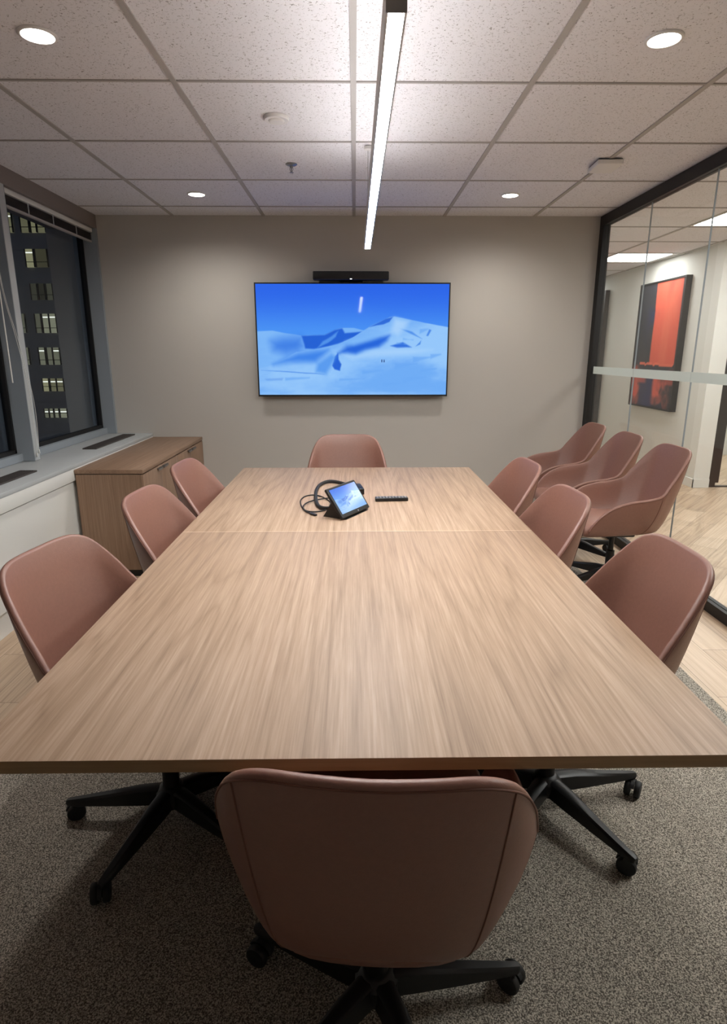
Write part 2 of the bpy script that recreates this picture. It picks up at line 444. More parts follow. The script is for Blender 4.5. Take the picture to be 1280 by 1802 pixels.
# ------------------------------------------------------------------ building outside at night
def office_tower():
    t = thing('exterior_office_tower', 'dark office tower with lit rows of windows outside at night', 'building', (-45, 70, -40))
    ox, oy, oz = -45, 70, -40
    bm = bmesh.new(); bx(bm, -35, 14.5, 0.4, 20, 0, 90); from_bm('facade', bm, M['facade'], t)
    bm = bmesh.new(); bx(bm, 14.5, 16.6, .1, 20, 0, 90); from_bm('corner_column', bm, M['column'], t)
    bm = bmesh.new()
    for zz in (17.2, 13.6, 10.0, 6.6, 3.1, -.4, -3.8, -7.2): bx(bm, -35, 14.6, .28, .42, zz-oz-1.5, zz-oz-.2)
    from_bm('spandrel', bm, M['facade'], t)
    W = {}
    def em(c, s):
        k = (c, s)
        if k not in W: W[k] = emat('lit_window', c, s)
        return W[k]
    warm, cool = srgb(196, 190, 146), srgb(196, 196, 164)
    rows = [
     (13.80, 15.74, [(-36.48, -36.1, .25), (-35.24, -34.38, .20), (-34.19, -33.62, .32), (-33.52, -32.67, .24), (-32.48, -31.14, .10)], warm),
     (10.36, 12.18, [(-35.16, -34.29, .42), (-34.1, -32.84, .08)], warm),
     (7.03, 8.71, [(-35.06, -34.37, .06), (-34.2, -33.55, .03), (-33.39, -32.7, .08)], cool),
     (3.60, 5.61, [(-36.6, -36.1, .15), (-35.01, -34.37, .14), (-34.22, -33.52, .33), (-33.46, -32.72, .34), (-32.53, -31.93, .36), (-31.87, -31.13, .33)], cool),
     (3.60, 4.6, [(-30.84, -29.64, .38)], warm),
     (.19, 2.05, [(-36.6, -36.15, .2), (-35.08, -34.38, .26), (-34.18, -33.57, .20), (-33.51, -32.77, .22), (-32.57, -31.96, .28), (-31.86, -31.16, .32), (-31.02, -30.25, .24), (-30.2, -29.75, .14)], cool),
     (-2.71, -1.30, [(-35.1, -34.39, .44), (-34.24, -33.57, .22), (-33.51, -32.76, .22), (-32.55, -31.43, .15), (-30.98, -30.31, .44)], warm),
     (-5.67, -4.645, [(-35.32, -34.8, .22), (-34.74, -34.28, .26), (-34.18, -33.67, .30), (-33.56, -32.74, .36), (-32.64, -32.02, .36), (-31.91, -31.19, .24)], cool),
     (-5.2, -4.645, [(-31.1, -29.75, .34)], cool)]
    for z0, z1, panes, c in rows:
        for x0, x1, s in panes:
            bm = bmesh.new(); bx(bm, x0-ox, x1-ox, .2, .41, z0-oz, z1-oz)
            w = from_bm('window', bm, em(c, round(s*1.0, 3)), t)
            bm = bmesh.new()
            xm = (x0+x1)/2
            for k in (0, 1):
                xx = x0+(k)*(x1-x0)
                bx(bm, xx-ox-.05, xx-ox+.05, .12, .3, z0-oz, z1-oz)
            bx(bm, x0-ox, x1-ox, .12, .3, z0-oz+.5, z0-oz+.56)
            from_bm('mullion', bm, M['gasket'], w)
            if s > .2:
                bm = bmesh.new(); bx(bm, x0-ox+.08, x1-ox-.08, .15, .2, z1-oz-.42, z1-oz-.3)
                from_bm('ceiling_lamp', bm, em(srgb(240, 240, 225), 1.3), w)
    return t
office_tower()

# ------------------------------------------------------------------ glass partition (right wall)
XG = 2.12
JY = [5.50, 4.70, 3.885, 3.07, 2.255, 1.44, .625, -.19, -1.005, YB]
bm = bmesh.new()
bx(bm, XG-.03, XG+.03, YB, WY, 2.525, CEIL)
bx(bm, XG-.03, XG+.03, 5.50, WY-.001, 0, 2.525)
bx(bm, XG-.03, XG+.03, YB, 5.50, 0, .065)
wr = struct(from_bm('wall_right', bm, M['black']))
for a, b in zip(JY[:-1], JY[1:]):
    bm = bmesh.new(); bx(bm, XG-.005, XG+.005, b+.0015, a-.0015, .065, 2.525)
    g = from_bm('glass_panel', bm, M['glass'], wr)
    bm = bmesh.new(); bx(bm, XG-.0062, XG-.0052, b+.0015, a-.0015, 1.312, 1.374)
    tag(from_bm('frosted_band', bm, M['frost'], g), 'frosted white safety band')
bm = bmesh.new()
for y in JY[1:-1]: bx(bm, XG-.0052, XG+.0052, y-.0012, y+.0012, .065, 2.525)
from_bm('glass_joint', bm, M['metal_grey'], wr)

# hall beyond the glass
struct(box('wall_hall', HX, HX+.15, HY+.15, 12.2, 0, CEIL+.05, M['corridor_wall']))
bm = bmesh.new()
bx(bm, HX, 4.03, HY, HY+.15, 0, CEIL+.05); bx(bm, 4.03, 6.2, HY, HY+.15, 2.3, CEIL+.05); bx(bm, 5.4, 6.2, HY, HY+.15, 0, 2.3)
struct(from_bm('wall_hall_end', bm, M['white']))
struct(box('wall_outer', 6.2, 6.35, YB, 12.2, 0, CEIL+.05, M['corridor_wall']))
struct(box('wall_far', 2.0, 6.2, 12.2, 12.35, 0, CEIL+.05, M['corridor_wall']))
struct(box('wall_hall_side', 2.0, 2.15, WY+.15, 12.2, 0, CEIL+.05, M['corridor_wall']))
bm = bmesh.new(); bx(bm, HX-.012, HX, HY-.012, 9.60, 0, .10, .002); bx(bm, HX-.012, 4.03, HY-.012, HY, 0, .10, .002)
struct(from_bm('baseboard_hall', bm, M['white']))
# glazed black framed doors in the hall
def hall_door(name, M4, w, h, rails, glassmat, foot=.08):
    bm = bmesh.new(); st = .085
    bx(bm, 0, st, -.03, .03, 0, h); bx(bm, w-st, w, -.03, .03, 0, h); bx(bm, st, w-st, -.03, .03, h-.07, h); bx(bm, st, w-st, -.03, .03, 0, foot)
    for z in rails: bx(bm, st, w-st, -.018, .018, z-.014, z+.014)
    for v in bm.verts: v.co = M4 @ v.co
    o = struct(from_bm(name, bm, M['door_dark']))
    bm = bmesh.new(); bx(bm, st, w-st, -.004, .004, .08, h-.07)
    for v in bm.verts: v.co = M4 @ v.co
    from_bm('door_glass', bm, glassmat, o)
    return o
hall_door('door_1', Matrix.Translation((HX-.04, 9.62, 0)) @ Matrix.Rotation(PI/2, 4, 'Z'), .95, 2.40, (.72, 1.42), M['glass'])
d2 = hall_door('door_2', Matrix.Translation((4.032, HY+.05, 0)), 1.36, 2.30, (), M['glass'], .012)
bm = bmesh.new(); bx(bm, 4.117, 4.16, HY+.03, HY+.07, .05, 2.25); from_bm('door_stile', bm, M['door_dark'], d2)
# room behind the hall door
struct(box('wall_office', 4.0, 6.2, 9.0, 9.1, 0, CEIL, M['corridor_wall']))

# picture on the hall wall
def noise2(u, v, seed, oct=4):
    r = np.random.RandomState(seed); out = np.zeros_like(u); amp = 1.
    for o_ in range(oct):
        n = 2**(o_+2); g = r.rand(n+2, n+2)
        x = np.clip(u, 0, .999)*n; y = np.clip(v, 0, .999)*n
        i = x.astype(int); j = y.astype(int); fx = x-i; fy = y-j; fx = fx*fx*(3-2*fx); fy = fy*fy*(3-2*fy)
        out += amp*(g[i, j]*(1-fx)*(1-fy)+g[i+1, j]*fx*(1-fy)+g[i, j+1]*(1-fx)*fy+g[i+1, j+1]*fx*fy); amp *= .55
    return out/(1/(1-.55))*1.05
def lin(c):
    c = np.clip(c, 0, 255)/255.; return np.where(c <= .04045, c/12.92, ((c+.055)/1.055)**2.4)
def sstep(a, b, x):
    t = np.clip((x-a)/(b-a), 0, 1); return t*t*(3-2*t)
def mixc(base, col, a): return base*(1-a[..., None])+np.array(col, float)*a[..., None]

def picture_mesh(name, fn, nx, ny, corners, mat, parent):
    """flat picture: corners TL, TR, BR, BL; fn(u, v) -> sRGB 0..255 array"""
    u, v = np.meshgrid(np.linspace(0, 1, nx+1), np.linspace(0, 1, ny+1))
    rgb = lin(fn(u, v)).reshape(-1, 3)
    TL, TR, BR, BL = [np.array(c, float) for c in corners]
    uu, vv = u.reshape(-1, 1), v.reshape(-1, 1)
    P = (TL*(1-uu)+TR*uu)*(1-vv)+(BL*(1-uu)+BR*uu)*vv
    idx = np.arange((nx+1)*(ny+1)).reshape(ny+1, nx+1)
    faces = np.stack([idx[1:, :-1], idx[1:, 1:], idx[:-1, 1:], idx[:-1, :-1]], -1).reshape(-1, 4)
    me = bpy.data.meshes.new(name); me.from_pydata(P.tolist(), [], faces.tolist()); me.update()
    ca = me.color_attributes.new('picture', 'FLOAT_COLOR', 'POINT')
    ca.data.foreach_set('color', np.concatenate([rgb, np.ones((len(rgb), 1))], 1).astype(np.float32).ravel())
    return link(name, me, mat, parent)

def painting(u, v):
    n1, n2, n3 = noise2(u, v*.6, 1, 6), noise2(u, v, 2, 6), noise2(u*.9, v*.25, 5, 6)
    c = np.zeros(u.shape+(3,)); c[...] = (34, 36, 46)
    c = mixc(c, (24, 34, 84), sstep(.45, .75, n2)*.8*sstep(.1, .4, u))
    c = mixc(c, (62, 58, 58), sstep(.62, .85, n1)*.6)
    red = mixc(np.zeros(u.shape+(3,))+np.array((204, 84, 62.)), (216, 112, 84), sstep(.4, .8, n3))
    red = mixc(red, (176, 66, 52), sstep(.55, .8, n2)*.6)
    edge = .40+.03*(n2-.5)
    m = sstep(edge-.012, edge+.012, u)*(1-sstep(.645, .655, v+.01*(n1-.5)))*(1-sstep(.955, .965, u))
    c = c*(1-m[..., None])+red*m[..., None]
    line = ((np.abs(v-.65-.01*(n1-.5)) < .010) & (u > .17) & (u < .95)).astype(float)
    c = mixc(c, (228, 104, 78), line*.9)
    for (cu, cv, ru, rv, k_) in ((.07, .80, .17, .12, .9), (.10, .93, .16, .10, .6), (.72, .83, .20, .10, .95), (.86, .74, .12, .08, .8), (.66, .93, .16, .07, .6), (.88, .92, .10, .10, .6)):
        d_ = np.sqrt(((u-cu)/ru)**2+((v-cv)/rv)**2)+(n1-.5)*1.5
        c = mixc(c, (208, 88, 72), (1-sstep(.75, 1.1, d_))*k_*sstep(.30, .55, n2))
    c = mixc(c, (30, 38, 82), sstep(.70, .74, v)*(1-sstep(.12, .2, np.abs(u-.38)))*.7)
    streak = sstep(.74, .76, v)*(1-sstep(.80, .82, v))*sstep(.42, .55, n3)
    c = mixc(c, (196, 80, 66), streak*.7)
    return c
art = thing('wall_painting', 'large black, navy and orange-red abstract canvas in black frame on hall wall', 'painting', (HX, 7.885, 1.575))
hw, hh, dp = .555, .755, .07
bm = bmesh.new()
for a in ((-hw-.02, -hw, -hh-.02, hh+.02), (hw, hw+.02, -hh-.02, hh+.02), (-hw, hw, hh, hh+.02), (-hw, hw, -hh-.02, -hh)):
    bx(bm, -dp, 0, a[0], a[1], a[2], a[3])
from_bm('frame', bm, M['black'], art)
box('canvas_back', -dp+.012, -.001, -hw, hw, -hh, hh, M['black'], art)
picture_mesh('canvas', painting, 70, 100, [(-dp+.009, hw, hh), (-dp+.009, -hw, hh), (-dp+.009, -hw, -hh), (-dp+.009, hw, -hh)], attr_mat('canvas_paint', None, .7), art)

# hall light panels
def panel_light(x0, x1, y0, y1, label, m='panel_light'):
    t = thing('ceiling_light_panel', label, 'ceiling light', ((x0+x1)/2, (y0+y1)/2, CEIL), 0, 'square light panels in the hall ceiling')
    a, b = (x1-x0)/2, (y1-y0)/2
    bm = bmesh.new()
    for r in ((-a-.015, -a, -b-.015, b+.015), (a, a+.015, -b-.015, b+.015), (-a, a, b, b+.015), (-a, a, -b-.015, -b)):
        bx(bm, r[0], r[1], r[2], r[3], -.006, .02)
    from_bm('frame', bm, M['white'], t)
    bm = bmesh.new(); bx(bm, -a, a, -b, b, -.003, .012); from_bm('diffuser', bm, M[m], t)
panel_light(3.06, 3.70, 7.53, 8.17, 'square lit hall ceiling panel near the far black framed door', 'panel_dim')
panel_light(3.06, 3.72, 5.27, 5.91, 'square lit hall ceiling panel at the right edge of the photo')
for k, y in enumerate((2.98,)):
    panel_light(3.06, 3.72, y, y+.64, 'square lit hall ceiling panel beside the middle of the table')
panel_light(4.7, 5.34, 7.6, 8.24, 'square lit ceiling panel in the office behind the hall door')
panel_light(2.32, 2.96, 1.46, 2.10, 'added unseen square ceiling light close to the glass beside the near half of the table')  # extra light added out of view to brighten the carpet on the glass side
panel_light(3.06, 3.70, 10.2, 10.84, 'square lit hall ceiling panel at the far end of the hall', 'panel_dim')

# ------------------------------------------------------------------ chairs
RIM = [(0, -.374, .917), (.09, -.369, .918), (.150, -.357, .915), (.194, -.338, .899), (.225, -.309, .868), (.253, -.260, .805),
       (.273, -.205, .730), (.287, -.155, .668), (.293, -.075, .644), (.293, .025, .630), (.290, .115, .602), (.283, .187, .552), (.275, .237, .49), (.268, .258, .445)]
BAS = [(0, -.185), (.07, -.185), (.12, -.183), (.150, -.176), (.168, -.16), (.180, -.13), (.192, -.09), (.202, -.04), (.212, .01), (.220, .07), (.228, .13), (.234, .18), (.238, .215), (.24, .235)]
def chair_profile():
    def mirror(P): return [(-p[0],)+tuple(p[1:]) for p in reversed(P[1:])]+[tuple(p) for p in P]
    base = [(b[0], b[1], .412) for b in BAS]
    ctrl = []
    for i, (r, b) in enumerate(zip(RIM, BAS)):
        f = .46+.32*min(1, max(0, (i-3)/5.)); zc = .418
        ctrl.append((b[0]+(r[0]-b[0])*f, b[1]+(r[1]-b[1])*f, zc))
    n = 3
    return [catmull(mirror(P), n) for P in (RIM, ctrl, base)]
def make_chair(name):
    t = thing(name, 'chair', 'chair')
    rim, ctl, bas = chair_profile(); K = len(rim); S = 12
    def outer(k, s): return bas[k]*(1-s)**2+ctl[k]*(2*s*(1-s))+rim[k]*s*s
    O = [[outer(k, s/S) for k in range(K)] for s in range(S+1)]
    # outward normals
    Nn = []
    for s in range(S+1):
        row = []
        for k in range(K):
            du = O[s][min(k+1, K-1)]-O[s][max(k-1, 0)]; dv = O[min(s+1, S)][k]-O[max(s-1, 0)][k]
            nn = du.cross(dv)
            row.append(nn.normalized() if nn.length > 1e-9 else Vector((0, 0, -1)))
        Nn.append(row)
    ref = O[S][K//2]; sign = 1 if Nn[S][K//2].y < 0 else -1
    th = .019
    rows = [O[s] for s in range(S+1)]
    arc = []
    for j in range(1, 5):
        a = PI*j/5; rr = []
        for k in range(K):
            n_ = Nn[S][k]*sign; upv = (O[S][k]-O[S-1][k]).normalized(); mid = O[S][k]-n_*th/2
            rr.append(mid+n_*(th/2*math.cos(a))+upv*(th/2*math.sin(a)))
        arc.append(rr)
    inner = [[O[s][k]-Nn[s][k]*sign*(th*(1+.5*(1-s/S))) for k in range(K)] for s in range(S, 1, -1)]
    rows += arc+inner
    bm = bmesh.new(); vr = ring_strip(bm, rows, False)
    for kk in (0, K-1): bm.faces.new([r[kk] for r in vr])
    from_bm('shell', bm, M['leather'], t, True, auto=70)
    # piping along the outer rim and the two vertical seams
    bm = bmesh.new(); tube(bm, [O[S][k]+Nn[S][k]*sign*.0003 for k in range(K)], .0020, 6)
    tag(from_bm('piping', bm, M['thread'], t, True), 'stitched darker leather piping')
    ks = K//2
    for sg in (-1, 1):
        for st in (10, 21):          # back corner seam and arm seam
            k = ks+sg*st
            bm = bmesh.new(); tube(bm, [O[s][k]+Nn[s][k]*sign*.0002 for s in range(1, S+1)], .0017, 6)
            from_bm('seam', bm, M['thread'], t, True)
    # underside pan
    bm = bmesh.new(); c = bm.verts.new((0, .02, .405)); ring = [bm.verts.new(p+Vector((0, 0, .001))) for p in bas]
    for a, b in zip(ring, ring[1:]+ring[:1]): bm.faces.new((a, b, c))
    from_bm('seat_pan', bm, M['leather'], t, True)
    # seat cushion
    def outline(ins, z):
        pts = []
        P = [(-.255, .245), (-.225, .0), (-.19, -.13), (-.15, -.205), (0, -.225), (.15, -.205), (.19, -.13), (.225, .0), (.255, .245), (.215, .285), (0, .298), (-.215, .285)]
        for p in catmull([(x, y, 0) for x, y in P], 4, True):
            l = math.hypot(p.x, p.y-.03); f = (l-ins)/l
            pts.append((p.x*f, .03+(p.y-.03)*f, z))
        return pts
    bm = bmesh.new(); ring_strip(bm, [outline(i_, z_) for i_, z_ in ((.03, .408), (.006, .418), (0, .440), (.006, .462), (.022, .476), (.06, .484), (.12, .487), (.2, .486))], True, True, True)
    from_bm('seat', bm, M['leather'], t, True, auto=60)
    # mechanism and column
    bm = bmesh.new(); bx(bm, -.09, .09, -.11, .11, .36, .406, .012); bx(bm, .09, .21, .01, .022, .375, .385, .003)
    from_bm('mechanism', bm, M['black_plastic'], t, True, auto=40)
    bm = bmesh.new(); lathe(bm, [(.026, .12), (.026, .25), (.017, .255), (.017, .365)], seg=20)
    from_bm('gas_column', bm, M['black_plastic'], t, True, auto=40)
    bm = bmesh.new(); lathe(bm, [(.03, .07), (.046, .078), (.05, .10), (.05, .125), (.035, .14), (.027, .145)], seg=24)
    from_bm('hub', bm, M['black_plastic'], t, True, auto=40)
    for k in range(5):
        bm = bmesh.new()
        secs = [(.03, .026, .078, .138), (.10, .024, .074, .132), (.20, .020, .070, .112), (.30, .016, .068, .094), (.337, .013, .067, .088), (.345, .008, .07, .084)]
        ring_strip(bm, [[(x, -w, z0+.004), (x, -w*.8, z0), (x, w*.8, z0), (x, w, z0+.004), (x, w*.86, z1-.006), (x, w*.5, z1), (x, -w*.5, z1), (x, -w*.86, z1-.006)] for x, w, z0, z1 in secs], True, True, True)
        l = from_bm('leg', bm, M['black_plastic'], t, True, auto=35); l.rotation_euler = (0, 0, 2*PI*k/5)
        bm = bmesh.new()
        for sg in (-1, 1):
            lathe(bm, [(.012, sg*.007), (.026, sg*.007), (.0285, sg*.010), (.0285, sg*.022), (.026, sg*.025), (.010, sg*.0255), (.003, sg*.0235)], (0, -.018, .0285), 'Y', 22)
        lathe(bm, [(.0055, .026), (.0055, .07), (.009, .072), (.009, .078)], seg=12)
        # hood over the twin wheels
        hood = []
        for a in range(0, 11):
            an = PI*(.05+.80*a/10)
            y_, z_ = -.018, .0285
            hood.append([(math.cos(an)*.0315, -.018-.006, z_+math.sin(an)*.0315), (math.cos(an)*.0315, -.018+.006, z_+math.sin(an)*.0315), (math.cos(an)*.02, -.018+.006, z_+math.sin(an)*.02), (math.cos(an)*.02, -.018-.006, z_+math.sin(an)*.02)])
        ring_strip(bm, hood, True, True, True)
        bx(bm, -.01, .01, -.024, .008, .05, .06, .002)
        c = from_bm('caster', bm, M['rubber'], l, True, auto=40)
        c.location = (.318, 0, .006); c.rotation_euler = (0, 0, random.uniform(0, 6.28))
    return t
proto = make_chair('swivel_chair')
GRP = 'brown leather swivel chairs'
def place(x, y, face_deg, base_deg, label, first=[True], group=GRP):
    """face_deg: direction the sitter looks, 90 = +y; base_deg: bearing of one base arm"""
    o = proto if first[0] else copy_tree(proto); first[0] = False
    rz = math.radians(face_deg-90)
    o.location = (x, y, 0); o.rotation_euler = (0, 0, rz); tag(o, label, 'chair', group)
    k = 0
    for ch in sorted(o.children, key=lambda c: c.name):
        if ch.name.startswith('leg'):
            ch.rotation_euler = (0, 0, math.radians(base_deg)+2*PI*k/5-rz); k += 1
            for cs in ch.children: cs.rotation_euler = (0, 0, random.uniform(0, 6.28))
    return o
place(.045, 1.072, 86, 8, 'brown leather chair at the near table end with its back to the camera')
place(-.600, 1.690, -9, 180, 'brown leather chair tucked at the window side of the table nearest the camera')
place(-.565, 2.49, -4, 30, 'brown leather chair at the middle of the window side of the table')
place(-.58, 3.20, -3, 10, 'brown leather chair at the window side farthest along the table, beside the cabinet')
place(.632, 1.725, 180, 12, 'brown leather chair at the glass side of the table nearest the camera')
place(.578, 2.48, 182, 40, 'brown leather chair at the middle of the glass side of the table')
place(.595, 3.20, 183, 20, 'brown leather chair at the glass side of the table closest to the screen wall')
place(-.055, 3.98, 270, 20, 'brown leather chair at the far table end facing the camera under the screen')
place(1.66, 3.74, 180, 200, 'empty brown chair against the glass wall, first of three from the camera')
place(1.655, 4.36, 180, 160, 'empty brown chair against the glass wall, middle of the row of three')
place(1.64, 4.97, 180, 190, 'empty brown chair against the glass wall, in the corner by the screen wall')

# ------------------------------------------------------------------ table
TX0, TX1, TY0, TY1 = -.7514, .7726, 1.008, 4.06
TC = ((TX0+TX1)/2, (TY0+TY1)/2)
tab = thing('conference_table', 'long light wood conference table with two joined tops in the middle of the room', 'table', (TC[0], TC[1], 0))
ym = 2.54-TC[1]
hx, hy = (TX1-TX0)/2, (TY1-TY0)/2
for a, b in ((-hy, ym-.0008), (ym+.0008, hy)):
    bm = bmesh.new(); bx(bm, -hx, hx, a, b, .7115, .74, .0016, 2)
    bm.faces.ensure_lookup_table()
    o = from_bm('table_top', bm, None, tab, True, mats=[M['table_wood'], M['edge_wood']], auto=40)
    for f in o.data.polygons:
        if abs(f.normal.z) < .5: f.material_index = 1
box('joint_glint', -hx+.002, hx-.002, ym-.0016, ym+.0016, .715, .7403, pmat('joint_glint_paint', srgb(214, 192, 168), .4), tab)  # pale filler painting the light caught by the edges at the joint
for s, y0 in ((-1, 1.55), (1, 3.02)):
    bm = bmesh.new(); bx(bm, -.25, .25, y0-TC[1], y0+.5-TC[1], .0065, .7112, .004)
    from_bm('pedestal', bm, M['black'], tab, True, auto=40)
bm = bmesh.new(); bx(bm, -.04, .04, 2.05-TC[1], 3.02-TC[1], .60, .7112, .003)
from_bm('beam', bm, M['black'], tab, True, auto=40)

# ------------------------------------------------------------------ screen pictures
def poly_sd(u, v, pts):
    """soft signed distance to a polygon (negative inside)"""
    d = np.full(u.shape, 1e9); inside = np.zeros(u.shape, bool); n = len(pts)
    for i in range(n):
        ax, ay = pts[i]; bx_, by = pts[(i+1) % n]
        ex, ey = bx_-ax, by-ay; wx, wy = u-ax, v-ay
        t = np.clip((wx*ex+wy*ey)/max(ex*ex+ey*ey, 1e-12), 0, 1)
        d = np.minimum(d, (wx-ex*t)**2+(wy-ey*t)**2)
        c = ((ay > v) != (by > v)) & (u < (bx_-ax)*(v-ay)/((by-ay) if abs(by-ay) > 1e-9 else 1e-9)+ax)
        inside ^= c
    d = np.sqrt(d); return np.where(inside, -d, d)
def snow_scene(u, v):
    asp = 1.75
    w1, w2 = noise2(u, v, 21, 6), noise2(u, v, 22, 6)
    X = u*asp+(w1-.5)*.030; v0 = v; v = v+(w2-.5)*.022
    def Q(P): return [((x-100)/1085.*asp, (y-153)/632.) for x, y in P]
    def lay(c, P, col, soft=.006, a=1.):
        m = 1-sstep(-soft, soft, poly_sd(X, v, Q(P))); return mixc(c, col, m*a)
    n1, n2, n3 = noise2(u, v, 3, 6), noise2(u*.5, v*.99, 4, 6), noise2((u+v*.6)*.6, (v-u*.25+.3)*.76, 8, 6)
    c = np.zeros(u.shape+(3,)); c[...] = (44, 102, 234)
    c = mixc(c, (80, 156, 248), sstep(.0, .55, v))
    snow = mixc(np.zeros(u.shape+(3,))+np.array((150, 200, 252.)), (112, 172, 246), sstep(.35, .75, n3))
    # back ridge on the left
    ridge = [(0, 418), (105, 415), (190, 411), (270, 425), (350, 438), (480, 434), (540, 404), (580, 395), (650, 397), (705, 410), (705, 800), (0, 800)]
    m = 1-sstep(-.005, .005, poly_sd(X, v, Q(ridge))); c = c*(1-m[..., None])+mixc(snow, (120, 180, 248), np.full(u.shape, .6))*m[..., None]
    c = lay(c, [(180, 470), (250, 452), (350, 445), (360, 500), (330, 530), (260, 545), (190, 525)], (52, 118, 228), .07, .8)
    c = lay(c, [(352, 440), (480, 434), (540, 405), (582, 397), (598, 424), (700, 416), (640, 455), (570, 480), (480, 505), (420, 515), (372, 512)], (36, 98, 214), .010)
    c = lay(c, [(470, 470), (520, 440), (560, 412), (545, 445), (500, 478), (440, 508)], (92, 158, 240), .010, .8)
    # main peak
    peak = [(690, 418), (740, 385), (800, 358), (855, 334), (880, 331), (940, 343), (1050, 368), (1200, 396), (1200, 800), (0, 800), (0, 640), (150, 620), (200, 600), (320, 533), (440, 515), (560, 487), (640, 450)]
    m = 1-sstep(-.004, .004, poly_sd(X, v, Q(peak))); c = c*(1-m[..., None])+snow*m[..., None]
    c = lay(c, [(735, 390), (830, 345), (872, 333), (850, 362), (815, 376), (780, 380)], (48, 108, 218), .006)
    c = lay(c, [(560, 540), (610, 500), (700, 480), (790, 452), (850, 440), (835, 470), (790, 505), (720, 520), (660, 542), (610, 535)], (38, 102, 220), .034)
    c = lay(c, [(860, 500), (930, 480), (980, 508), (900, 512)], (50, 112, 222), .010)
    c = lay(c, [(185, 608), (250, 575), (330, 540), (420, 528), (500, 520), (470, 560), (430, 592), (330, 592), (240, 598)], (60, 130, 234), .045, .95)
    c = lay(c, [(540, 560), (556, 538), (562, 575), (578, 602), (570, 640), (540, 632), (528, 612)], (38, 100, 216), .008)
    c = lay(c, [(440, 600), (520, 545), (545, 560), (520, 620), (490, 662), (430, 650)], (84, 152, 240), .03, .9)
    c = lay(c, [(110, 640), (260, 652), (480, 664), (400, 655), (230, 646)], (60, 124, 226), .006, .8)
    c = lay(c, [(905, 398), (980, 420), (1040, 460), (970, 430)], (70, 136, 232), .008, .8)
    c = lay(c, [(1064, 442), (1080, 405), (1092, 410), (1074, 444)], (60, 124, 226), .006, .8)
    c = lay(c, [(1004, 502), (1035, 470), (1030, 492)], (60, 124, 226), .006, .8)
    c = lay(c, [(130, 688), (240, 684), (230, 698), (140, 698)], (96, 150, 232), .008, .5)
    c = lay(c, [(600, 470), (700, 440), (800, 410), (860, 380), (850, 420), (760, 455), (650, 490)], (128, 186, 250), .03, .7)
    c = lay(c, [(880, 340), (960, 360), (940, 400), (900, 440), (860, 420)], (176, 214, 253), .04, .8)
    c = lay(c, [(580, 545), (660, 548), (760, 522), (900, 518), (1100, 520), (1000, 545), (800, 560), (640, 575)], (168, 210, 253), .03, .8)
    for (x_, y_, l_, a_) in ((950, 620, 130, .30), (1040, 580, 100, .35), (1080, 640, 90, .25), (760, 650, 120, .15), (640, 690, 150, .05), (1000, 700, 140, .3), (880, 725, 130, .2), (320, 690, 140, .1), (1120, 560, 60, .5), (960, 455, 60, -.4), (920, 480, 50, -.5), (1050, 420, 50, .6)):
        c = lay(c, [(x_-l_/2, y_-l_*a_*.5), (x_+l_/2, y_-l_*a_*.5-4), (x_+l_/2, y_-l_*a_*.5+2), (x_-l_/2, y_+l_*a_*.2+6)], (104, 166, 244), .010, .65)
    w = sstep(.52, .72, n3)*sstep(.62, .8, v)
    c = mixc(c, (112, 174, 246), w*.6)
    for x in (811, 824): c = lay(c, [(x-2, 578), (x+2, 578), (x+3, 593), (x-3, 593)], (30, 50, 110), .002)
    return c

M['screen'] = attr_mat('television_picture', .72, .04, 0.)
M['tablet_screen'] = attr_mat('tablet_picture', .73, .1, 0.)
# television
tv = thing('wall_television', 'large wall mounted flat screen television showing blue snowy mountains', 'television', (-.017, WY, 1.593))
box('cabinet_back', -.80, .80, -.062, -.03, -.44, .44, M['black'], tv, .004)
box('wall_mount', -.30, .30, -.031, -.0005, -.2, .2, M['black'], tv)
bm = bmesh.new(); w_, h_, b_ = .84, .478, .011
for r in ((-w_, -w_+b_, -h_, h_), (w_-b_, w_, -h_, h_), (-w_+b_, w_-b_, h_-b_, h_), (-w_+b_, w_-b_, -h_, -h_+b_*1.4)): bx(bm, r[0], r[1], -.082, -.062, r[2], r[3])
bx(bm, -w_+b_, w_-b_, -.074, -.062, -h_+b_, h_-b_)
from_bm('bezel', bm, M['black'], tv)
picture_mesh('screen', snow_scene, 400, 228, [(-w_+b_, -.0765, h_-b_), (w_-b_, -.0765, h_-b_), (w_-b_, -.0765, -h_+b_), (-w_+b_, -.0765, -h_+b_)], M['screen'], tv)
# video bar
vb = thing('video_sound_bar', 'slim black video conference bar mounted just above the television', 'sound bar', (-.03, WY, 2.123))
box('bar_body', -.322, .322, -.125, -.03, -.034, .034, M['black_plastic'], vb, .008, 3)
box('bracket', -.10, .10, -.032, -.0005, -.05, .02, M['black'], vb)
bm = bmesh.new(); lathe(bm, [(.013, -.127), (.013, -.1245)], (0, 0, -.012), 'Y', 20); from_bm('camera_lens', bm, M['gasket'], vb)
bm = bmesh.new(); bx(bm, -.008, .008, -.1275, -.124, -.031, -.026); from_bm('status_light', bm, emat('status_led', (1, 1, 1, 1), 3), vb)

